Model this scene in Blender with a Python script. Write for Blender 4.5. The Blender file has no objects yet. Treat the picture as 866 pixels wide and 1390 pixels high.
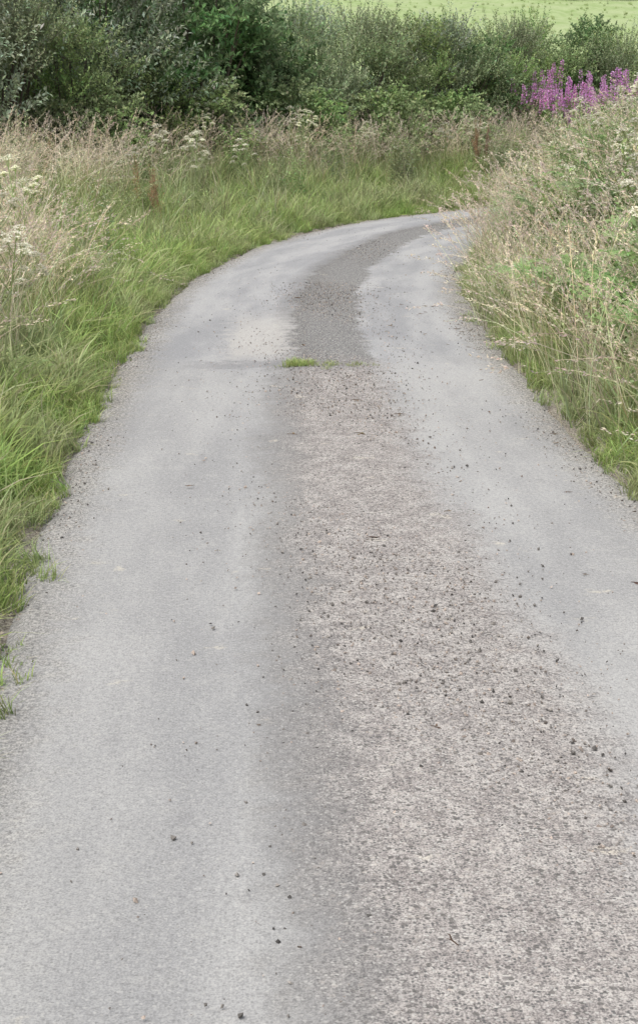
import bpy, math, numpy as np
from mathutils import Vector
rng=np.random.default_rng(7)
sc=bpy.context.scene
sc.view_settings.view_transform='Standard'
sc.view_settings.look='None'
sc.view_settings.exposure=0

# ------------------------------------------------------------ road centreline
CP=np.array([(8,-60),(3.2,-25),(1.3,-10),(.66,0),(.44,5),(.18,8.5),(.08,10.4),(0,13.4),(-.05,15.8),(0,18.5),
 (.30,21.6),(.93,24.9),(1.75,27.5),(3.03,29.9),(4.6,32.2),(7.2,34.8),(11,37),(18,39.5),(40,43),(90,46),(200,50)],float)
def spline(P,step=.25):
    t=np.r_[0,np.cumsum(np.linalg.norm(np.diff(P,axis=0),axis=1))]
    m=np.zeros_like(P)
    for i in range(len(P)):
        a=max(i-1,0);b=min(i+1,len(P)-1)
        m[i]=(P[b]-P[a])/(t[b]-t[a])
    q=np.arange(0,t[-1],step)
    k=np.clip(np.searchsorted(t,q,side='right')-1,0,len(P)-2)
    h=(t[k+1]-t[k]);u=(q-t[k])/h;u=u[:,None];h=h[:,None]
    return (2*u**3-3*u**2+1)*P[k]+(u**3-2*u**2+u)*h*m[k]+(-2*u**3+3*u**2)*P[k+1]+(u**3-u**2)*h*m[k+1]
C=spline(CP)
T=np.gradient(C,axis=0);T/=np.linalg.norm(T,axis=1)[:,None]
NR=np.c_[T[:,1],-T[:,0]]
def lat(x,y):
    x=np.asarray(x,float).ravel();y=np.asarray(y,float).ravel()
    d=np.empty(len(x))
    for a in range(0,len(x),4000):
        px=x[a:a+4000,None];py=y[a:a+4000,None]
        D=(px-C[None,:,0])**2+(py-C[None,:,1])**2
        k=D.argmin(1)
        s=(x[a:a+4000]-C[k,0])*NR[k,0]+(y[a:a+4000]-C[k,1])*NR[k,1]
        r=np.sqrt(D[np.arange(len(k)),k])
        d[a:a+4000]=np.where(r<4,s,np.sign(s)*r)
    return d
def ss(a,b,x):
    t=np.clip((x-a)/(b-a),0,1);return t*t*(3-2*t)
def height(x,y,d=None):
    x=np.asarray(x,float);y=np.asarray(y,float)
    if d is None:d=lat(x,y).reshape(x.shape)
    e=np.abs(d)
    z=-.06+.085*ss(1.5,1.78,e)
    L=.50*ss(1.85,4.4,e)+.10*np.clip(e-3.8,0,8)
    R=1.15*ss(1.8,4.0,e)+.05*np.clip(e-4.0,0,10)
    z=z+np.where(d<0,L,R)
    z=z+.10*np.clip(y-48,0,320)*ss(3,16,e)+.02*np.clip(y-90,0,60)*ss(3,16,e)
    lump=np.sin(x*1.7+y*.6)*np.sin(y*1.3-x*.4)*.05+np.sin(x*4.1)*np.sin(y*3.7)*.02
    return z+lump*ss(1.9,3.5,e)
def roadz(d): return .022+.03*(1-(d/1.75)**2)

# ------------------------------------------------------------ mesh builder
class B:
    def __init__(s): s.v=[];s.f4=[];s.f3=[];s.c=[];s.n=0
    def add(s,v,f,c):
        v=np.asarray(v,float);f=np.asarray(f,int)
        s.v.append(v);s.c.append(np.broadcast_to(np.asarray(c,float),(len(v),3)).copy())
        (s.f4 if f.shape[1]==4 else s.f3).append(f+s.n);s.n+=len(v)
    def mesh(s,name,mat):
        me=bpy.data.meshes.new(name)
        v=np.concatenate(s.v);c=np.concatenate(s.c)
        faces=[]
        for a in s.f4:faces+=a.tolist()
        for a in s.f3:faces+=a.tolist()
        me.from_pydata(v.tolist(),[],faces)
        at=me.color_attributes.new("Col",'FLOAT_COLOR','POINT')
        at.data.foreach_set('color',np.c_[np.clip(c,0,1),np.ones(len(c))].astype(np.float32).ravel())
        me.materials.append(mat);me.update();return me
def nz(a): return a/(np.linalg.norm(a,axis=-1,keepdims=True)+1e-9)
def ribbons(b,P,W,S,c):
    k,n,_=P.shape
    if S.ndim==2:S=S[:,None,:]
    A=P-S*W[...,None]/2;Bb=P+S*W[...,None]/2
    v=np.stack([A,Bb],2).reshape(-1,3)
    cc=np.repeat(c,2,axis=1).reshape(-1,3)
    base=(np.arange(k)*n*2)[:,None]+np.arange(n-1)[None]*2
    f=np.stack([base,base+1,base+3,base+2],-1).reshape(-1,4)
    b.add(v,f,cc)
def leaves(b,P,D,N,L,W,c):
    D=nz(D);S=nz(np.cross(D,N));U=np.cross(S,D)
    L=np.broadcast_to(L,(len(P),))[:,None];W=np.broadcast_to(W,(len(P),))[:,None]
    m=P+D*L*.45
    v=np.stack([P,m+S*W/2+U*W*.15,P+D*L-U*L*.12,m-S*W/2+U*W*.15],1).reshape(-1,3)
    i=(np.arange(len(P))*4)[:,None]
    b.add(v,np.c_[i,i+1,i+2,i+3],np.repeat(c,4,axis=0) if np.ndim(c)==2 else c)
def tube(b,P,R,c,m=5):
    P=np.asarray(P,float);n=len(P);R=np.broadcast_to(R,(n,))
    Tn=nz(np.gradient(P,axis=0));up=np.array([.3,.9,.1]);X=nz(np.cross(Tn,up));Y=np.cross(Tn,X)
    a=np.arange(m)/m*2*np.pi
    v=P[:,None]+R[:,None,None]*(np.cos(a)[None,:,None]*X[:,None]+np.sin(a)[None,:,None]*Y[:,None])
    f=[]
    for i in range(n-1):
        for j in range(m):
            f.append((i*m+j,i*m+(j+1)%m,(i+1)*m+(j+1)%m,(i+1)*m+j))
    b.add(v.reshape(-1,3),f,c)
def jit(c,k,s=.15,h=.08):
    c=np.asarray(c,float);v=1+rng.normal(0,s,(k,1));hh=1+rng.normal(0,h,(k,3))
    return np.clip(c*v*hh,0.002,1)

# ------------------------------------------------------------ materials
def newmat(name):
    m=bpy.data.materials.new(name);m.use_nodes=True;nt=m.node_tree;nt.nodes.clear();return m,nt
class G:
    def __init__(s,nt): s.nt=nt
    def n(s,t,**k):
        nd=s.nt.nodes.new(t)
        for a,v in k.items(): setattr(nd,a,v)
        return nd
    def link(s,a,b): s.nt.links.new(a,b)
    def put(s,sock,v):
        if hasattr(v,'is_output') : s.link(v,sock)
        elif v is not None:
            if isinstance(v,tuple) and len(v)==3 and sock.type=='RGBA': v=v+(1,)
            sock.default_value=v
    def m(s,op,a,b=None,c=None,clamp=False):
        nd=s.n('ShaderNodeMath',operation=op,use_clamp=clamp)
        s.put(nd.inputs[0],a)
        if b is not None:s.put(nd.inputs[1],b)
        if c is not None:s.put(nd.inputs[2],c)
        return nd.outputs[0]
    def mr(s,v,a,b,c=0.,d=1.,smooth=True):
        nd=s.n('ShaderNodeMapRange',interpolation_type='SMOOTHSTEP' if smooth else 'LINEAR')
        s.put(nd.inputs[0],v)
        for i,q in enumerate((a,b,c,d)): s.put(nd.inputs[i+1],q)
        return nd.outputs[0]
    def mix(s,f,a,b,bt='MIX'):
        nd=s.n('ShaderNodeMix',data_type='RGBA',blend_type=bt)
        s.put(nd.inputs[0],f);s.put(nd.inputs[6],a);s.put(nd.inputs[7],b);return nd.outputs[2]
    def noise(s,vec,scale,detail=3,rough=.55):
        nd=s.n('ShaderNodeTexNoise');nd.noise_dimensions='2D' if s.flat else '3D';s.put(nd.inputs['Vector'],vec)
        nd.inputs['Scale'].default_value=scale;nd.inputs['Detail'].default_value=detail;nd.inputs['Roughness'].default_value=rough
        return nd.outputs[0]
    flat=False
    def vor(s,vec,scale,feat='F1'):
        nd=s.n('ShaderNodeTexVoronoi',feature=feat);nd.voronoi_dimensions='2D' if s.flat else '3D';s.put(nd.inputs['Vector'],vec);nd.inputs['Scale'].default_value=scale
        return nd
    def scale(s,vec,v):
        nd=s.n('ShaderNodeVectorMath',operation='MULTIPLY');s.put(nd.inputs[0],vec);nd.inputs[1].default_value=v;return nd.outputs[0]

def foliage_mat(name,trans=.35,var=.4):
    m,nt=newmat(name);g=G(nt)
    at=g.n('ShaderNodeAttribute',attribute_name='Col').outputs['Color']
    ir=g.n('ShaderNodeAttribute',attribute_name='irnd').outputs['Fac']
    oi=g.m('FRACT',g.m('ADD',ir,g.n('ShaderNodeObjectInfo').outputs['Random']))
    pos=g.n('ShaderNodeNewGeometry').outputs['Position']
    n1=g.noise(pos,.9,0)
    hs=g.n('ShaderNodeHueSaturation')
    g.put(hs.inputs['Color'],at)
    hue=g.m('ADD',g.m('MULTIPLY',g.m('SUBTRACT',n1,.5),.05),g.m('ADD',.495,g.m('MULTIPLY',g.m('SUBTRACT',oi,.5),.025)))
    g.put(hs.inputs['Hue'],hue)
    g.put(hs.inputs['Saturation'],g.mr(n1,.3,.7,.76,.98))
    g.put(hs.inputs['Value'],g.mr(oi,0,1,1-var*.5,1+var*.5,False))
    p=g.n('ShaderNodeBsdfDiffuse');g.put(p.inputs[0],hs.outputs[0])
    t=g.n('ShaderNodeBsdfTranslucent');g.put(t.inputs[0],hs.outputs[0])
    mx=g.n('ShaderNodeMixShader');mx.inputs[0].default_value=trans
    g.link(p.outputs[0],mx.inputs[1]);g.link(t.outputs[0],mx.inputs[2])
    o=g.n('ShaderNodeOutputMaterial');g.link(mx.outputs[0],o.inputs[0]);return m
M_F=foliage_mat('foliage')
M_FL=foliage_mat('flower',.3,.15)

M_S,nt=newmat('stone_chips');g=G(nt)
p=g.n('ShaderNodeBsdfDiffuse');at=g.n('ShaderNodeAttribute',attribute_name='Col').outputs['Color']
oi=g.n('ShaderNodeAttribute',attribute_name='irnd').outputs['Fac']
g.put(p.inputs[0],g.mix(1.,at,g.mix(oi,(.45,.45,.45),(2.2,2.1,2.0)),'MULTIPLY'))
o=g.n('ShaderNodeOutputMaterial');g.link(p.outputs[0],o.inputs[0])

# ground
M_G,nt=newmat('ground_soil_and_turf');g=G(nt)
pos=g.n('ShaderNodeNewGeometry').outputs['Position']
sep=g.n('ShaderNodeSeparateXYZ');g.put(sep.inputs[0],pos)
far=g.mr(sep.outputs[1],46.,54.)
n1=g.noise(pos,6,3);n2=g.noise(pos,.25,3);n3=g.noise(g.scale(pos,(1,.35,1)),1.6,4,.65)
nfine=g.noise(pos,60,2,.7)
near=g.mix(g.mr(n1,.35,.65),(.12,.15,.055),(.22,.28,.09))
la=g.n('ShaderNodeAttribute',attribute_name='lat').outputs['Fac']
grit=g.m('SUBTRACT',1.,g.mr(g.m('ADD',la,g.m('MULTIPLY',n1,.5)),1.95,2.15))
near=g.mix(grit,near,g.mix(g.mr(nfine,.38,.62),(.15,.135,.11),(.36,.33,.28)))
field=g.mix(g.mr(n3,.3,.7),(.27,.36,.15),(.37,.45,.23))
field=g.mix(g.mr(n2,.35,.65,0.,.5),field,(.40,.45,.26))
p=g.n('ShaderNodeBsdfDiffuse');g.put(p.inputs[0],g.mix(far,near,field))
o=g.n('ShaderNodeOutputMaterial');g.link(p.outputs[0],o.inputs[0])

# road
M_R,nt=newmat('worn_asphalt');g=G(nt);g.flat=True
uv=g.n('ShaderNodeUVMap',uv_map='lane').outputs[0]
sp=g.n('ShaderNodeSeparateXYZ');g.put(sp.inputs[0],uv);U=sp.outputs[0];V=sp.outputs[1]
st=g.scale(uv,(1,.22,1))
nl=g.noise(st,1.9,3,.6)
nb=g.noise(uv,1.1,3,.6)
nm=g.noise(uv,7,4,.65)
nf=g.noise(uv,48,3,.75)
ng=g.noise(uv,150,1,.6)
v1=g.vor(uv,85);v2=g.vor(uv,45)
grain=g.m('ADD',g.m('MULTIPLY',nf,.5),g.m('MULTIPLY',ng,.5))
col=g.mix(g.mr(nl,.25,.75),(.295,.296,.298),(.37,.37,.366))
col=g.mix(g.mr(nm,.5,.8,0.,.35),col,(.42,.415,.40))
farm=g.mr(g.m('ADD',V,g.m('MULTIPLY',g.m('SUBTRACT',nb,.5),1.6)),73.2,74.4)
col=g.mix(g.m('MULTIPLY',farm,.6),col,g.mix(g.mr(nl,.3,.7),(.27,.276,.29),(.375,.377,.382)))
# middle band
du=g.m('ADD',U,g.m('MULTIPLY',g.m('SUBTRACT',nb,.5),.3))
du=g.m('ADD',du,g.m('MULTIPLY',g.m('SUBTRACT',nm,.5),.28))
ctr=g.mr(V,62.,74.,.02,.13,False)
hw=g.mr(V,66.,76.,.52,.34,False)
ab=g.m('ABSOLUTE',g.m('SUBTRACT',du,ctr))
band=g.m('SUBTRACT',1.,g.mr(g.m('DIVIDE',ab,hw),g.mr(farm,0.,1.,.5,.8),g.mr(farm,0.,1.,1.3,1.1)))
bcol=g.mix(g.mr(nm,.3,.7),(.265,.245,.235),(.375,.355,.338))
bcol=g.mix(farm,bcol,g.mix(g.mr(nf,.4,.6),(.16,.16,.162),(.25,.248,.24)))
col=g.mix(g.m('MULTIPLY',band,.9),col,bcol)
gl=g.m('SUBTRACT',1.,g.mr(g.m('ABSOLUTE',g.m('SUBTRACT',du,g.m('SUBTRACT',ctr,hw))),.03,.26))
col=g.mix(g.m('MULTIPLY',gl,.4),col,(.15,.145,.14))
# edges
ea=g.m('ADD',g.m('ABSOLUTE',U),g.m('MULTIPLY',g.m('SUBTRACT',nm,.5),.4))
edge=g.m('MULTIPLY',g.mr(ea,1.25,1.6),g.mr(V,66.,74.,.5,1.))
col=g.mix(g.m('MULTIPLY',edge,.7),col,g.mix(g.mr(nf,.4,.6),(.17,.16,.145),(.36,.34,.30)))
# light patch left of the band beyond the join
pu=g.m('ADD',U,g.m('MULTIPLY',g.m('SUBTRACT',nm,.5),.5))
pl=g.m('MULTIPLY',g.m('SUBTRACT',1.,g.mr(g.m('ABSOLUTE',g.m('ADD',pu,.52)),.15,.40)),
     g.m('MULTIPLY',g.mr(g.m('ADD',V,nb),74.2,74.9),g.m('SUBTRACT',1.,g.mr(g.m('ADD',V,g.m('MULTIPLY',nb,2.)),76.6,78.6))))
col=g.mix(g.m('MULTIPLY',pl,.65),col,(.44,.425,.40))
jl=g.m('MULTIPLY',g.m('SUBTRACT',1.,g.mr(g.m('ABSOLUTE',g.m('SUBTRACT',g.m('ADD',V,g.m('MULTIPLY',nm,.6)),74.15)),.08,.3)),g.m('SUBTRACT',1.,g.mr(g.m('ABSOLUTE',g.m('ADD',U,.35)),.5,.9)))
col=g.mix(g.m('MULTIPLY',jl,.4),col,(.16,.16,.17))
# pale scabs
sc1=g.noise(g.scale(uv,(1,1.3,1)),3.6,3,.55)
scab=g.m('MULTIPLY',g.mr(sc1,.70,.78),g.mr(nf,.38,.52))
col=g.mix(g.m('MULTIPLY',scab,.5),col,(.54,.50,.42))
sc2=g.noise(g.scale(uv,(1,.3,1)),5.,3,.7)
col=g.mix(g.mr(sc2,.6,.85,0.,.3),col,(.20,.20,.205))
# aggregate
be=g.m('MAXIMUM',band,edge)
amt=g.m('ADD',.36,g.m('MULTIPLY',be,.6))
spk=g.mix(g.mr(grain,.33,.67),(.50,.50,.51),(1.45,1.44,1.42))
col=g.mix(amt,col,g.mix(1.,col,spk,'MULTIPLY'))
def chips(vn_,lo,k,c,a0,a1):
    global col
    cs=g.n('ShaderNodeSeparateColor');g.put(cs.inputs[0],vn_.outputs['Color'])
    dk=g.m('MULTIPLY',g.mr(cs.outputs[k],lo,lo+.03),g.m('SUBTRACT',1.,g.mr(vn_.outputs['Distance'],.3,.45)))
    col=g.mix(g.m('MULTIPLY',dk,g.m('ADD',a0,g.m('MULTIPLY',be,a1))),col,c)
chips(v1,.76,0,(.11,.11,.11),.25,.6)
chips(v2,.86,0,(.12,.115,.11),.02,.75)
chips(v1,.84,1,(.58,.57,.54),.25,.3)
chips(v2,.90,1,(.52,.48,.44),.02,.45)
p=g.n('ShaderNodeBsdfDiffuse');g.put(p.inputs[0],col);p.inputs['Roughness'].default_value=.6
hgt=g.m('ADD',ng,g.m('MULTIPLY',g.m('SUBTRACT',1.,v1.outputs['Distance']),.6))
bm=g.n('ShaderNodeBump');g.put(bm.inputs['Strength'],g.m('ADD',.28,g.m('MULTIPLY',be,.4)));bm.inputs['Distance'].default_value=.004
g.put(bm.inputs['Height'],hgt);g.link(bm.outputs[0],p.inputs['Normal'])
o=g.n('ShaderNodeOutputMaterial');g.link(p.outputs[0],o.inputs[0])

def link(o): sc.collection.objects.link(o);return o
def smooth(me):
    me.polygons.foreach_set('use_smooth',np.ones(len(me.polygons),bool));me.update()
# ------------------------------------------------------------ terrain
def axis(a,b,st,lo,hi,gr=1.12):
    mid=list(np.arange(a,b+1e-6,st));s=st;v=b;up=[]
    while v<hi: s*=gr;v+=s;up.append(v)
    s=st;v=a;dn=[]
    while v>lo: s*=gr;v-=s;dn.append(v)
    return np.array(dn[::-1]+mid+up)
ax=axis(-9,14,.14,-500,500);ay=axis(-2,50,.2,-200,900)
GX,GY=np.meshgrid(ax,ay);DD=lat(GX,GY).reshape(GX.shape);Z=height(GX,GY,DD)
nx,ny=len(ax),len(ay)
i=(np.arange(ny-1)[:,None]*nx+np.arange(nx-1)[None]).ravel()
me=bpy.data.meshes.new('ground');me.from_pydata(np.c_[GX.ravel(),GY.ravel(),Z.ravel()].tolist(),[],np.c_[i,i+1,i+nx+1,i+nx].tolist())
a=me.attributes.new('lat','FLOAT','POINT');a.data.foreach_set('value',np.abs(DD).ravel().astype(np.float32))
me.materials.append(M_G);smooth(me);link(bpy.data.objects.new('ground',me))
# ------------------------------------------------------------ road
cols=np.linspace(-1,1,29)
s_=np.arange(len(C))*.25
def rough(n):
    r=rng.normal(0,1,n);k=np.exp(-np.arange(-8,9)**2/14.);k/=np.sqrt((k**2).sum());r1=np.convolve(r,k,'same')
    return np.clip(r1*.035+rng.normal(0,.018,n),-.09,.09)
wl=1.71+rough(len(C));wr=1.70+rough(len(C))
dd=np.where(cols[None]<0,cols[None]*wl[:,None],cols[None]*wr[:,None])
zz=roadz(dd)-.012*np.exp(-((np.abs(dd)-.85)/.28)**2)+.006*np.sin(s_[:,None]*1.1+dd*2)
zz[:,0]=zz[:,-1]=-.05
V3=np.stack([C[:,None,0]+NR[:,None,0]*dd,C[:,None,1]+NR[:,None,1]*dd,zz],-1).reshape(-1,3)
n=29;i=(np.arange(len(C)-1)[:,None]*n+np.arange(n-1)[None]).ravel()
F=np.c_[i,i+1,i+n+1,i+n]
me=bpy.data.meshes.new('road');me.from_pydata(V3.tolist(),[],F.tolist())
ul=me.uv_layers.new(name='lane')
UV=np.stack([dd,np.repeat(s_[:,None],n,1)],-1).reshape(-1,2)
ul.data.foreach_set('uv',UV[F.ravel()].astype(np.float32).ravel())
me.materials.append(M_R);smooth(me);link(bpy.data.objects.new('road',me))

# ------------------------------------------------------------ plant templates
def az(k): return rng.uniform(0,2*np.pi,k)
def grass(K,h0,h1,rad,w,cb,ct,lean=.5,droop=.5,b=None,n=4,dead=.08):
    b=b or B()
    a=az(K);h=rng.uniform(h0,h1,K);r=rad*np.sqrt(rng.random(K));a2=az(K)
    root=np.c_[np.cos(a2)*r,np.sin(a2)*r,np.full(K,-.02)]
    t=(np.linspace(0,1,n)**.85)[None]
    ln=(lean*rng.uniform(.2,1.2,K))[:,None];dr=(droop*rng.uniform(.1,1.2,K))[:,None]
    hor=h[:,None]*ln*t**1.8
    ver=h[:,None]*(t-dr*.45*t**3)
    P=root[:,None]+np.stack([np.cos(a)[:,None]*hor,np.sin(a)[:,None]*hor,ver],-1)
    W=w*rng.uniform(.6,1.3,K)[:,None]*np.clip(1-t**2.2,.04,1)
    ta=a+np.pi/2+rng.normal(0,.6,K)
    S=np.c_[np.cos(ta),np.sin(ta),np.zeros(K)]
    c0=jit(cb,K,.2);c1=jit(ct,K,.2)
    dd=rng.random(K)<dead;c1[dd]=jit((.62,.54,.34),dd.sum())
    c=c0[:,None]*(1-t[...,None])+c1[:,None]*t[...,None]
    ribbons(b,P,W,S,c);return b
def culms(b,K,h0,h1,rad,stem,head,hl=.2,hw=.02,lean=.35,nh=34,drp=.5):
    for k in range(K):
        a=rng.uniform(0,6.28);h=rng.uniform(h0,h1);a2=rng.uniform(0,6.28);r=rad*math.sqrt(rng.random())
        ln=lean*rng.uniform(.2,1.3);t=np.linspace(0,1,6)
        hor=h*ln*t**2;ver=h*(t-drp*ln*.6*t**4)
        P=np.c_[math.cos(a2)*r+np.cos(a)*hor,math.sin(a2)*r+np.sin(a)*hor,ver]
        sd=rng.uniform(0,6.28);S=np.array([[math.cos(sd),math.sin(sd),0]])
        cs=jit(stem,1)
        ribbons(b,P[None],np.full((1,6),.004),S,np.repeat(cs[None],6,1))
        q=rng.uniform(1-hl/h*1.2,1,nh);Pq=np.stack([np.interp(q,t,P[:,j]) for j in range(3)],1)
        spread=hw*np.sin(np.clip((q-(1-hl/h*1.2))/(hl/h*1.2),0.02,1)*2.9)[:,None]
        off=nz(rng.normal(size=(nh,3)))*spread*rng.uniform(.3,1,(nh,1))
        D=nz(np.gradient(P,axis=0)[-1])[None]+rng.normal(0,.35,(nh,3))
        leaves(b,Pq+off,D,rng.normal(size=(nh,3)),rng.uniform(.018,.034,nh),rng.uniform(.006,.010,nh),jit(head,nh,.15,.05))
    return b
LB,LT=(.22,.31,.085),(.46,.58,.20)
MB,MT=(.21,.29,.10),(.43,.51,.22)
BE=(.82,.71,.54)
def tmpl(lst,name,b,mat=None):
    o=bpy.data.objects.new(name,b.mesh(name,mat or M_F));lst.append(o)
T_lush=[];T_tall=[];T_seed=[];T_umb=[];T_brk=[];T_herb=[];T_fire=[];T_dock=[];T_short=[]
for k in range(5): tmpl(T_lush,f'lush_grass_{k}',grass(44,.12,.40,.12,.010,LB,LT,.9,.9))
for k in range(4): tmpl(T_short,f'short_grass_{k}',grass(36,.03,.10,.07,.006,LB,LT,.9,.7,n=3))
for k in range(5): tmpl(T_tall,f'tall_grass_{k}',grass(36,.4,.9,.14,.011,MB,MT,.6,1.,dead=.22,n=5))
for k in range(6):
    b=grass(14,.35,.75,.1,.008,MB,MT,.6,1.,dead=.45,n=4)
    culms(b,11,.75,1.25,.14,(.68,.62,.40),BE if k%3 else (.76,.62,.53),hl=rng.uniform(.14,.26),hw=.016 if k%2 else .03,lean=.65,nh=22)
    tmpl(T_seed,f'seed_grass_{k}',b)
def umbel(b,P,R):
    nr=13
    for j in range(nr):
        a=j*2.4;r=R*math.sqrt((j+.5)/nr)
        c=np.array(P)+np.array([math.cos(a)*r,math.sin(a)*r,.035*(1-(r/R)**2)*R/.06+rng.normal(0,.003)])
        base=np.array(P)-np.array([0,0,R*.7])
        ribbons(b,np.stack([base,c])[None],np.full((1,2),.003),np.array([[math.sin(a),-math.cos(a),0]]),np.full((1,2,3),(.40,.48,.20)))
        m=7;off=rng.normal(0,R*.12,(m,3))*np.array([1,1,.35])
        leaves(b,c+off,rng.normal(size=(m,3))*np.array([1,1,.1]),np.tile([0,0,1.],(m,1))+rng.normal(0,.2,(m,3)),.017,.016,jit((.88,.86,.72),m,.06,.02))
def frond(b,base,a,L,tilt,c0,c1,npair=11,wid=.42,pn=6):
    t=np.linspace(0,1,npair+1)[1:]
    tt=np.linspace(0,1,7)
    cur=lambda q: np.c_[np.cos(a)*(L*np.sin(tilt)*q+L*.25*q**2),np.sin(a)*(L*np.sin(tilt)*q+L*.25*q**2),L*np.cos(tilt)*q-L*.38*q**2.4]+base
    R=cur(tt);ribbons(b,R[None],np.linspace(.008,.002,7)[None],np.array([[-math.sin(a),math.cos(a),0]]),np.full((1,7,3),(.35,.42,.13)))
    S=np.array([-math.sin(a),math.cos(a),0])
    for q in t[1:]:
        p=cur(np.array([q]))[0];p2=cur(np.array([q+.01]))[0];ax_=(p2-p)/np.linalg.norm(p2-p)
        pl=L*wid*np.sin(np.pi*np.clip((1-q)*.75+.04,0,1))**.9
        for sg in (-1,1):
            D=nz(sg*S+ax_*.35+np.array([0,0,rng.normal(-.12,.12)]))
            u=np.linspace(.06,1,pn);PP=p+D*(u*pl)[:,None]
            sz=pl*.24*(1.1-u)+.01
            nrm=np.cross(D,ax_)*sg;nrm=nrm/np.linalg.norm(nrm)
            cc=jit(c0,1,.12)[0]*(1-u[:,None])+np.asarray(c1)*u[:,None]
            for s2 in (-1,1):
                leaves(b,PP,np.tile(ax_*s2+D*.45,(pn,1)),np.tile(nrm,(pn,1))+rng.normal(0,.1,(pn,3)),sz,pl*.09+.004,cc*(1+rng.normal(0,.06,(pn,1))))
for k in range(4):
    b=B();h=rng.uniform(.9,1.25);ns=1+k%2
    for s in range(ns):
        a=rng.uniform(0,6.28);ln=rng.uniform(.02,.15)
        top=np.array([math.cos(a)*ln*h,math.sin(a)*ln*h,h*(1-.15*s)])
        P=np.linspace(0,1,6)[:,None]*top
        tube(b,P,np.linspace(.007,.004,6),(.36,.44,.19),4)
        umbel(b,top,rng.uniform(.055,.085))
        for j in range(rng.integers(2,5)):
            q=rng.uniform(.5,.85);p0=top*q;aa=rng.uniform(0,6.28);l=rng.uniform(.15,.32)
            p1=p0+np.array([math.cos(aa)*l*.55,math.sin(aa)*l*.55,l*.85])
            tube(b,[p0,(p0+p1)/2+np.array([0,0,-.02]),p1],[.004,.003,.003],(.36,.44,.19),4)
            umbel(b,p1,rng.uniform(.03,.055))
        for j in range(4):
            frond(b,np.array([0,0,rng.uniform(.02,.35)]),rng.uniform(0,6.28),rng.uniform(.22,.4),.9,(.22,.33,.11),(.32,.43,.15),6,.45,5)
    tmpl(T_umb,f'cow_parsley_{k}',b)
for k in range(4):
    b=B()
    for j in range(6): frond(b,np.array([rng.normal(0,.05),rng.normal(0,.05),0.]),rng.uniform(0,6.28),rng.uniform(.8,1.2),rng.uniform(.2,.6),(.20,.32,.12),(.37,.50,.21),13,.40,7)
    tmpl(T_brk,f'bracken_{k}',b)
def herb(b,K,h0,h1,rad,ll,lw,c0,c1,per=18,lean=.35,stemc=(.32,.36,.16)):
    for k in range(K):
        a=rng.uniform(0,6.28);h=rng.uniform(h0,h1);a2=rng.uniform(0,6.28);r=rad*math.sqrt(rng.random());ln=lean*rng.uniform(0,1.2)
        t=np.linspace(0,1,5);P=np.c_[math.cos(a2)*r+np.cos(a)*h*ln*t**1.6,math.sin(a2)*r+np.sin(a)*h*ln*t**1.6,h*t*(1-.15*ln*t)]
        tube(b,P,np.linspace(.005,.002,5),stemc,3)
        q=np.linspace(.12,1,per);Pq=np.stack([np.interp(q,t,P[:,j]) for j in range(3)],1)
        th=np.arange(per)*2.4+rng.uniform(0,6);up=.25+.8*q**3
        D=np.c_[np.cos(th),np.sin(th),up+rng.normal(0,.2,per)]
        c=jit(c0,per)*(1-q[:,None])+jit(c1,per)*q[:,None]
        leaves(b,Pq,D,np.tile([0,0,1.],(per,1))+rng.normal(0,.3,(per,3)),ll*rng.uniform(.6,1.1,per)*(1.15-.6*q),lw*rng.uniform(.7,1.1,per)*(1.15-.5*q),c)
    return b
for k in range(3): tmpl(T_herb,f'nettle_{k}',herb(B(),12,.5,1.05,.2,.09,.045,(.15,.24,.08),(.33,.45,.17),20))
for k in range(3): tmpl(T_herb,f'willow_herb_{k+3}',herb(B(),10,.6,1.25,.18,.12,.026,(.20,.28,.13),(.41,.48,.26),26))
for k in range(2): tmpl(T_herb,f'vetch_tangle_{k+6}',herb(B(),20,.3,.7,.25,.055,.028,(.22,.31,.12),(.42,.51,.21),18,1.1))
for k in range(4):
    b=B()
    for j in range(4):
        x,y=rng.normal(0,.17,2);h=rng.uniform(1.0,1.75);a=rng.uniform(0,6.28);l=rng.uniform(0,.15)
        top=np.array([x+math.cos(a)*l,y+math.sin(a)*l,h]);bs=np.array([x,y,0.])
        P=bs+(top-bs)*np.linspace(0,1,5)[:,None];tube(b,P,np.linspace(.005,.002,5),(.35,.25,.17),4)
        m=60;q=rng.uniform(.1,.76,m);th=az(m)
        leaves(b,bs+(top-bs)*q[:,None],np.c_[np.cos(th),np.sin(th),np.full(m,.35)],np.tile([0,0,1.],(m,1)),.13,.025,jit((.28,.42,.15),m))
        m=80;q=rng.uniform(.70,.97,m);th=az(m);r=.045*(1.05-(q-.70)/.30)
        Pq=bs+(top-bs)*q[:,None]+np.c_[np.cos(th)*r,np.sin(th)*r,np.zeros(m)]
        leaves(b,Pq,np.c_[np.cos(th),np.sin(th),rng.normal(.1,.4,m)],rng.normal(size=(m,3)),.034,.032,jit((.72,.33,.66),m,.2,.08))
    tmpl(T_fire,f'willowherb_spikes_{k}',b,M_FL)
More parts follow.
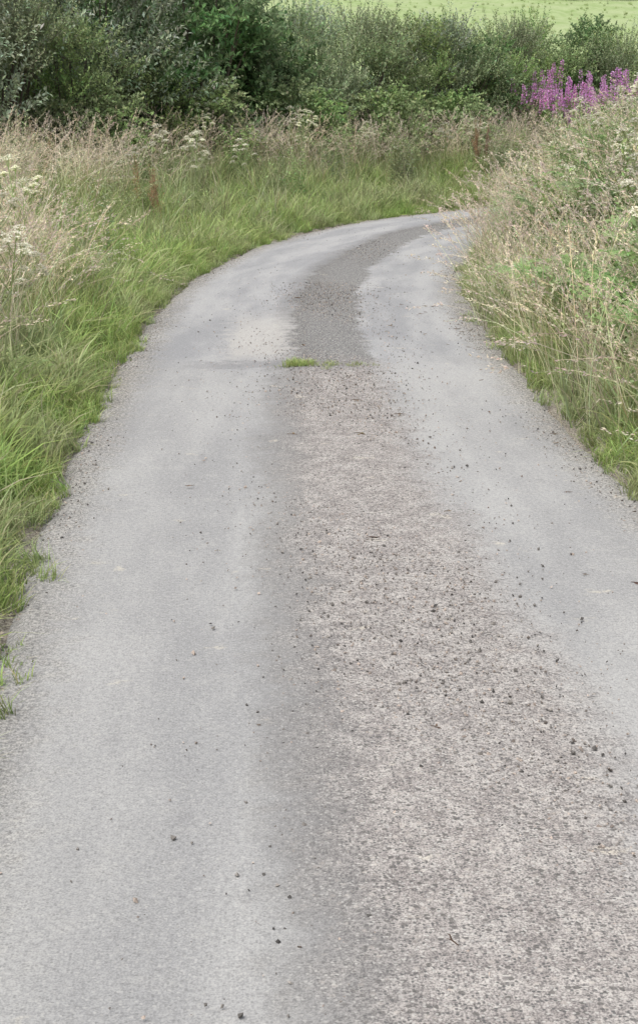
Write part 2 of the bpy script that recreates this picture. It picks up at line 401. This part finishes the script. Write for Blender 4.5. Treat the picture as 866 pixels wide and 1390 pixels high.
for k in range(2):
    b=B()
    for j in range(4):
        x,y=rng.normal(0,.09,2);h=rng.uniform(.8,1.2);a=rng.uniform(0,6.28);top=np.array([x+math.cos(a)*.12,y+math.sin(a)*.12,h]);bs=np.array([x,y,0.])
        tube(b,bs+(top-bs)*np.linspace(0,1,5)[:,None],np.linspace(.006,.002,5),(.35,.24,.14),4)
        for w in range(5):
            q0=rng.uniform(.4,.75);p0=bs+(top-bs)*q0;aa=rng.uniform(0,6.28);l=rng.uniform(.12,.28)
            p1=p0+np.array([math.cos(aa)*l*.4,math.sin(aa)*l*.4,l]);m=30;q=rng.random(m)[:,None]
            leaves(b,p0+(p1-p0)*q+rng.normal(0,.008,(m,3)),rng.normal(size=(m,3)),rng.normal(size=(m,3)),.016,.014,jit((.40,.26,.14),m,.2))
        m=90;q=rng.uniform(.45,1,m)[:,None]
        leaves(b,bs+(top-bs)*q+rng.normal(0,.01,(m,3)),rng.normal(size=(m,3)),rng.normal(size=(m,3)),.017,.015,jit((.40,.27,.15),m,.2))
    herb(b,3,.3,.5,.1,.22,.07,(.20,.30,.09),(.34,.44,.15),8)
    tmpl(T_dock,f'dock_{k}',b)

# ------------------------------------------------------------ scattering
def scatter(name,P,scl,lst,tilt=.12,idx=None):
    P=np.asarray(P,float);n=len(P)
    if n==0:return
    me=bpy.data.meshes.new(name+'_points');me.from_pydata(P.tolist(),[],[])
    rot=np.c_[rng.normal(0,tilt,n),rng.normal(0,tilt,n),az(n)].astype(np.float32)
    a=me.attributes.new('irot','FLOAT_VECTOR','POINT');a.data.foreach_set('vector',rot.ravel())
    a=me.attributes.new('iscl','FLOAT','POINT');a.data.foreach_set('value',np.broadcast_to(scl,(n,)).astype(np.float32).copy())
    a=me.attributes.new('irnd','FLOAT','POINT');a.data.foreach_set('value',rng.random(n).astype(np.float32))
    a=me.attributes.new('iidx','INT','POINT');a.data.foreach_set('value',(rng.integers(0,len(lst),n) if idx is None else idx).astype(np.int32))
    o=link(bpy.data.objects.new(name,me))
    cn=bpy.data.collections.new(name+'_parts')
    for t in lst: cn.objects.link(t)
    ng=bpy.data.node_groups.new(name+'_scatter','GeometryNodeTree')
    ng.interface.new_socket('Geometry',in_out='INPUT',socket_type='NodeSocketGeometry')
    ng.interface.new_socket('Geometry',in_out='OUTPUT',socket_type='NodeSocketGeometry')
    N=ng.nodes;gi=N.new('NodeGroupInput');go=N.new('NodeGroupOutput')
    ip=N.new('GeometryNodeInstanceOnPoints');ci=N.new('GeometryNodeCollectionInfo');rl=N.new('GeometryNodeRealizeInstances')
    ci.inputs['Collection'].default_value=cn;ci.inputs['Separate Children'].default_value=True;ci.inputs['Reset Children'].default_value=True
    def na(nm,dt):
        q=N.new('GeometryNodeInputNamedAttribute');q.data_type=dt;q.inputs['Name'].default_value=nm
        return next(s for s in q.outputs if s.enabled and s.name=='Attribute')
    L=ng.links
    L.new(gi.outputs[0],ip.inputs['Points']);L.new(ci.outputs[0],ip.inputs['Instance'])
    ip.inputs['Pick Instance'].default_value=True
    L.new(na('iidx','INT'),ip.inputs['Instance Index'])
    L.new(na('irot','FLOAT_VECTOR'),ip.inputs['Rotation'])
    L.new(na('iscl','FLOAT'),ip.inputs['Scale'])
    L.new(ip.outputs[0],rl.inputs[0]);L.new(rl.outputs[0],go.inputs[0])
    md=o.modifiers.new('scatter','NODES');md.node_group=ng
    return o
def vn(x,y,s,seed):
    r=np.random.default_rng(seed);v=0
    for k in range(5):
        a=r.uniform(0,6.28);f=s*r.uniform(.6,1.8);v=v+np.sin((x*np.cos(a)+y*np.sin(a))*f+r.uniform(0,6.28))
    return np.clip(.5+v/5*1.1,0,1)
def cand(dens,y0=1.5,y1=50):
    A=(y1-y0)*40;n=int(A*dens)
    x=rng.uniform(-18,22,n);y=rng.uniform(y0,y1,n)
    k=(np.abs(x)<.22*y+2.3);x=x[k];y=y[k]
    d=lat(x,y);return x,y,d
def place(x,y,d,mask): 
    return np.c_[x[mask],y[mask],height(x[mask],y[mask],d[mask])]
def sel(dens,prob,y0=1.5,y1=48):
    x,y,d=cand(dens,y0,y1);e=np.abs(d)-1.70
    pr=prob(x,y,d,e)*np.where((d>0)&(y>34),.4,1);m=rng.random(len(x))<pr
    return place(x,y,d,m)
edg=lambda x,y:(.13*(vn(x,y,2.6,91)-.5)+.05*(vn(x,y,8.,92)-.5))
def f(x,y,d,e):
    e=e+edg(x,y)*ss(8,14,y)+.04*(1-ss(8,14,y))
    return np.where(d<0,ss(-.14,.02,e)*(1-.75*ss(1.1,2.2,e))*(e<4.),ss(-.12,.05,e)*(1-.8*ss(.4,1.0,e))*(e<1.5))*np.where(y>25,.6,np.where(y<13,1.,.85))
P=sel(66,f);e=np.abs(lat(P[:,0],P[:,1]))-1.70
P[:,2]=np.maximum(P[:,2],.02)
scatter('verge_grass',P,rng.uniform(.6,1.25,len(P))*(.45+.8*ss(-.1,.45,e)),T_lush,.22)
P=sel(34,lambda x,y,d,e:(e>-.15)*(e<.12)*.6*(vn(x,y,2.,3)>.4))
P[:,2]=np.maximum(P[:,2],.025)
scatter('margin_grass',P,rng.uniform(.5,1.4,len(P)),T_short)
def f(x,y,d,e):
    return np.where(d<0,ss(.25,.9,e)*(e<6.)*(.45+.55*vn(x,y,1.,5))*np.where(y>22,.5,1),ss(.0,.35,e)*(e<4.)*.7)
P=sel(17,f);scatter('tall_meadow_grass',P,rng.uniform(.65,1.15,len(P)),T_tall,.18)
def f(x,y,d,e):
    L=ss(.5,1.15,e)*(e<6)*(.4+.6*vn(x,y,.8,11))
    L=np.where(y>18,ss(1.7,3.0,e)*(e<6.)*.7*(.35+.65*(vn(x,y,.7,14)>.35)),L)
    return np.where(d<0,L,ss(-.04,.2,e)*(e<4.)*(.4+.6*vn(x,y,1.2,12))*(1-.45*ss(1.2,2.2,e)))
P=sel(15,f);scatter('seed_grass',P,rng.uniform(.8,1.2,len(P)),T_seed,.22)
def f(x,y,d,e):
    return np.where(d<0,ss(3.0,4.6,e)*(e<9.)*1.+.2*ss(.6,1.0,e)*(e<4)*(vn(x,y,1.5,9)>.5),ss(.4,1.2,e)*(e<5.)*(.35+.65*vn(x,y,1.1,21)))
P=sel(5.5,f);scatter('wild_herbs',P,rng.uniform(.75,1.3,len(P)),T_herb)
def f(x,y,d,e):
    return np.where(d<0,ss(3.8,5.,e)*(e<8.)*.8*(vn(x,y,.5,31)>.45),ss(.5,.9,e)*(e<5.)*(.2+.8*(vn(x,y,.9,33)>.4)))
P=sel(2.6,f)
ex=np.array([(2.7,12.1),(2.85,13.2),(2.95,14.2),(2.55,11.4),(3.1,15.6),(3.3,17.5),(3.1,12.6)])
P=np.r_[P,np.c_[ex,height(ex[:,0],ex[:,1])+.05]]
scatter('bracken',P,rng.uniform(.8,1.2,len(P)),T_brk)
def f(x,y,d,e):
    return np.where(d<0,ss(.9,1.6,e)*(e<8)*(.2+.6*(vn(x,y,.9,41)>.55)),ss(.4,1.0,e)*(e<5)*.75)
P=sel(1.3,f)
ex=np.array([(-2.45,12.3),(-2.6,13.1),(-2.9,14.5),(-2.3,11.6),(-2.7,15.2),(-2.35,12.9),(2.6,12.2),(2.85,14),(3.0,16),(3.1,18.5),(2.6,15.),(2.8,17.2),(2.5,12.9),(3.2,20),(2.45,11.5),(2.75,13.4),(2.9,15.2)])
P=np.r_[P,np.c_[ex,height(ex[:,0],ex[:,1])+.06]]
scatter('cow_parsley',P,rng.uniform(.8,1.2,len(P)),T_umb)
n=75;x=rng.uniform(4.9,8.8,n);y=42.0+rng.normal(0,1.0,n)+(x-6)*.25
scatter('rosebay_willowherb',np.c_[x,y,height(x,y)+.1],rng.uniform(.85,1.25,n),T_fire,.08)
n=50;x=rng.uniform(4.,11,n);y=41.8+rng.normal(0,1.,n)+(x-6)*.25
scatter('nettle_bed',np.c_[x,y,height(x,y)],rng.uniform(1.,1.4,n),T_herb,.08)
ex=np.array([(-2.3,23.5),(-2.55,24.1),(3.35,36),(3.6,36.4),(-4.4,26.)])
scatter('dock_plant',np.c_[ex,height(ex[:,0],ex[:,1])],rng.uniform(.9,1.2,len(ex)),T_dock,.06)
x=np.r_[rng.uniform(-.30,-.02,30),rng.uniform(.0,.48,26)];y=13.25+rng.normal(0,.07,56)
scatter('road_grass_tuft',np.c_[x,y,roadz(x)-.004],rng.uniform(.4,1.,56)*np.where(x<0,1,.7),T_short)
n=900;y=rng.uniform(50,120,n);x=rng.uniform(-.06,.24,n)*y
scatter('pasture_grass',np.c_[x,y,height(x,y)],rng.uniform(.3,.9,len(x)),T_lush)
n=45;y=rng.uniform(56,120,n);x=rng.uniform(-.02,.24,n)*y
scatter('pasture_thistles',np.c_[x,y,height(x,y)],rng.uniform(.3,.6,n),T_herb)

# ------------------------------------------------------------ loose stones and twigs on the road
T_st=[]
for k in range(4):
    b=B();r=rng.uniform(.7,1.3,(6,));ps=np.array([(1,0,0),(0,1,0),(-1,0,0),(0,-1,0),(0,0,.7),(0,0,-.4)])*r[:,None]+rng.normal(0,.12,(6,3))
    fs=[(0,1,4),(1,2,4),(2,3,4),(3,0,4),(1,0,5),(2,1,5),(3,2,5),(0,3,5)]
    b.add(ps,fs,(.16,.155,.15) if k%2 else (.25,.22,.20));tmpl(T_st,f'stone_{k}',b,M_S)
def onroad(n,dmu,dsg,s0,s1):
    s=rng.uniform(s0,s1,n);d=rng.normal(dmu,dsg,n);i=np.clip((s/.25).astype(int),0,len(C)-1)
    d=np.clip(d,-1.75,1.75)
    return np.c_[C[i]+NR[i]*d[:,None]+T[i]*rng.uniform(-.12,.12,(n,1)),roadz(d)]
P=np.r_[onroad(12000,.1,.34,62,80),onroad(4500,.1,.20,74,97),onroad(4200,-1.6,.10,66,97),onroad(5600,1.55,.13,62,97),onroad(2200,0,.9,62,95)]
scatter('loose_gravel',P,np.clip(rng.lognormal(-5.4,.4,len(P)),.002,.012),T_st,.5)
T_tw=[]
for k in range(3):
    b=B();L=.05
    P_=np.array([(-L,0,.004),(-L*.3,.004*k,.006),(L*.3,-.005,.007),(L,.006,.004)])
    tube(b,P_,[.0018,.0028,.0025,.0012],(.16,.11,.07),5)
    tube(b,[P_[1],P_[1]+np.array([.012,.012,.004])],[.0015,.0008],(.16,.11,.07),4)
    m=2;leaves(b,np.array([[0,.01,.004],[.02,-.01,.004]]),rng.normal(size=(m,3))*[1,1,.1],np.tile([0,0,1.],(m,1)),.04,.018,jit((.26,.19,.11),m))
    tmpl(T_tw,f'twig_{k}',b)
P=np.r_[onroad(30,.2,.7,64,80),onroad(24,1.35,.15,66,78)];scatter('road_twigs',P,rng.uniform(.4,.95,len(P)),T_tw,.03)

# ------------------------------------------------------------ hedge shrubs
def bush(R,H,nsh,ls,lw,per,up,c0,c1,sl=.55,nl=16,droop=0.):
    b=B()
    lob=[]
    for k in range(nl):
        a=k*2.4+rng.normal(0,.4);q=rng.uniform(.05,1)
        rr=R*math.sqrt(1-(q*.8)**2)*rng.uniform(.35,.8)
        lob.append((math.cos(a)*rr,math.sin(a)*rr,H*(.12+.72*q),rng.uniform(.28,.45)*R))
    lob=np.array(lob)
    for j in range(0,nl,1):
        tgt=lob[j,:3];base=np.array([rng.normal(0,.15),rng.normal(0,.15),-.05])
        mid=base*.5+tgt*.5+np.array([rng.normal(0,.08),rng.normal(0,.08),.1*H*.3])
        mid[:2]*=.7
        q=np.linspace(0,1,6)[:,None];P=(1-q)**2*base+2*q*(1-q)*mid+q**2*tgt
        tube(b,P,np.linspace(.035,.010,6)*H/3,(.17,.14,.11),5)
    li=rng.integers(0,nl,nsh);c=lob[li,:3];r=lob[li,3]
    o=nz(rng.normal(size=(nsh,3)));o[:,2]=np.abs(o[:,2])*.9-.15
    S=c+o*r[:,None]*rng.uniform(.3,1,(nsh,1));S[:,2]=np.clip(S[:,2],.1,None)
    D=nz(o+nz(S-np.array([0,0,H*.35]))*.6+np.array([0,0,up])+rng.normal(0,.25,(nsh,3)))
    L=sl*rng.uniform(.5,1.25,nsh)
    t=np.linspace(0,1,3)[None,:,None]
    sh=S[:,None]+D[:,None]*L[:,None,None]*t+np.array([0,0,-1.])*droop*(t**2)*L[:,None,None]
    sd=nz(np.cross(D,rng.normal(size=(nsh,3))))
    ribbons(b,sh,np.linspace(.010,.003,3)[None].repeat(nsh,0),sd,np.full((nsh,3,3),(.2,.2,.12)))
    q=np.tile(np.linspace(.05,1,per),(nsh,1))
    P=S[:,None]+D[:,None]*(L[:,None]*q)[...,None]+np.array([0,0,-1.])*droop*(q**2*L[:,None])[...,None]
    P=P.reshape(-1,3);n=len(P);Dm=np.repeat(D,per,0);qq=q.reshape(-1)
    pr=nz(np.cross(Dm,rng.normal(size=(n,3))));ld=nz(pr+Dm*(.45+.5*qq[:,None])+rng.normal(0,.2,(n,3)))
    nr=np.array([0,0,1.])+rng.normal(0,.45,(n,3))+Dm*.3
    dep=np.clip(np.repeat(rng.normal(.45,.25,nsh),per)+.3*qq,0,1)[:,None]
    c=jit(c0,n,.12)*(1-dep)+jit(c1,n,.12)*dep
    leaves(b,P,ld,nr,ls*rng.uniform(.65,1.2,n),lw*rng.uniform(.7,1.2,n),c)
    return b
kinds={
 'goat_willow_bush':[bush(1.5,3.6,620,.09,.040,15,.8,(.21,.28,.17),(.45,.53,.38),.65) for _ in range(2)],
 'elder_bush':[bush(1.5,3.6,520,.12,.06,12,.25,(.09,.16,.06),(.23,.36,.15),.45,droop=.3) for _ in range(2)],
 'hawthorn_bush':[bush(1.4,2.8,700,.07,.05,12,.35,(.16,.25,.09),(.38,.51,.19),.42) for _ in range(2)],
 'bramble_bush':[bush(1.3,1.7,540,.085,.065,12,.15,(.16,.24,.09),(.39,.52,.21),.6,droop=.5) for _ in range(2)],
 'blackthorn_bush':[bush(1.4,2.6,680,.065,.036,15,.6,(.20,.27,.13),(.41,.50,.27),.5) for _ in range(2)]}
KM={k:[b.mesh(k,M_F) for b in v] for k,v in kinds.items()}
def shrub(kind,x,y,s,sx=1.,sz=1.):
    o=link(bpy.data.objects.new(kind,KM[kind][int(rng.integers(0,2))]))
    o.location=(x,y,float(height(np.array([x]),np.array([y]))[0])-.05);o.rotation_euler=(rng.normal(0,.05),rng.normal(0,.05),rng.uniform(0,6.28));o.scale=(s*sx,s*sx,s*sz)
W,E,H_,R_,K_='goat_willow_bush','elder_bush','hawthorn_bush','bramble_bush','blackthorn_bush'
HL=[ (W,-7.8,25.5,1.2,1.25),(W,-6.3,27.5,1.15,1.25),(K_,-5.3,28.2,1.,1.1),(W,-5.2,30,1.15,1.3),(H_,-4.3,29.6,.85,1.),(W,-4.1,31.5,1.2,1.25),
 (E,-3.2,33,1.15,1.25),(E,-2.3,34.2,1.2,1.35),(H_,-3.2,31.8,.75,.95),(E,-1.5,36,1.15,1.3),(R_,-2.2,32.6,.9,1.),(R_,-3.9,29.4,.8,.9),
 (K_,-.9,36.6,1.05,1.25),(W,-.2,38.2,.95,.97),(K_,.9,38.2,1.05,1.2),(R_,-.4,35.0,.9,1.),(H_,1.8,39.4,1.,1.12),(W,2.6,40.2,.95,.9),(R_,1.4,36.8,.85,.95),
 (K_,3.3,40.6,1.,1.12),(H_,4.3,42.2,1.,1.08),(H_,3.2,42.5,1.,1.1),(R_,3.0,38.6,.8,.9),(E,3.9,41.,.8,.85),(K_,5.,44.6,1.,1.12),(H_,4.9,42.8,.8,.9),
 (H_,6.2,46.6,1.,1.12),(E,7.4,47.4,.9,.95),(H_,8.7,48.2,1.05,1.12),(W,10,48.8,.8,.9),(H_,11.3,49.4,1.,1.1),(H_,12.8,50,1.,1.1),(K_,14.3,50.6,1.1,1.1),(H_,16,51.,1.,1.),
 (H_,5.6,45.2,.9,1.),(K_,8.,46.8,.9,1.05),(K_,0.2,37.,.8,1.),(H_,2.4,38.6,.7,.85),
 (W,-10,22,1.2,1.2),(W,-12,17,1.2,1.2),
 (W,-7.5,30,1.3,1.4),(E,-4.8,34.5,1.2,1.4),(W,-3,37,1.1,1.35),(R_,9.2,45.4,.9,1.1),(H_,10.6,46.,.8,.9),(W,-6.6,31.5,1.2,1.4),(E,-2.2,36.5,1.2,1.5)]
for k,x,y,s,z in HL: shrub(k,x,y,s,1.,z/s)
for k in range(10):
    x=16+k*2.8;y=115+k*.5+rng.normal(0,.5);shrub([H_,E,K_][k%3],x,y,1.2,1.4,1.)

# ------------------------------------------------------------ light
el,rt=math.radians(58),math.radians(215)
w=bpy.data.worlds.new('World');sc.world=w;w.use_nodes=True;nt=w.node_tree;nt.nodes.clear();g=G(nt)
sky=g.n('ShaderNodeTexSky',sky_type='NISHITA');sky.sun_disc=False;sky.sun_elevation=el;sky.sun_rotation=rt;sky.dust_density=3.
hs=g.n('ShaderNodeHueSaturation');hs.inputs['Saturation'].default_value=.35;g.put(hs.inputs['Color'],sky.outputs[0])
bg=g.n('ShaderNodeBackground');bg.inputs[1].default_value=.15;g.put(bg.inputs[0],hs.outputs[0])
o=g.n('ShaderNodeOutputWorld');g.link(bg.outputs[0],o.inputs[0])
sl=bpy.data.lights.new('sun','SUN');sl.energy=2.9;sl.angle=math.radians(45);sl.color=(1,.965,.925)
so=link(bpy.data.objects.new('sun',sl))
dv=Vector((math.sin(rt)*math.cos(el),math.cos(rt)*math.cos(el),math.sin(el)))
so.rotation_euler=dv.to_track_quat('Z','Y').to_euler()
# ------------------------------------------------------------ camera
cam=bpy.data.cameras.new('camera');co=link(bpy.data.objects.new('camera',cam))
co.location=(0,0,2.2);co.rotation_euler=(math.radians(90-14.4),0,0)
cam.sensor_fit='VERTICAL';cam.sensor_height=36;cam.lens=2200/1390*36
cam.clip_start=.1;cam.clip_end=3000
sc.camera=co
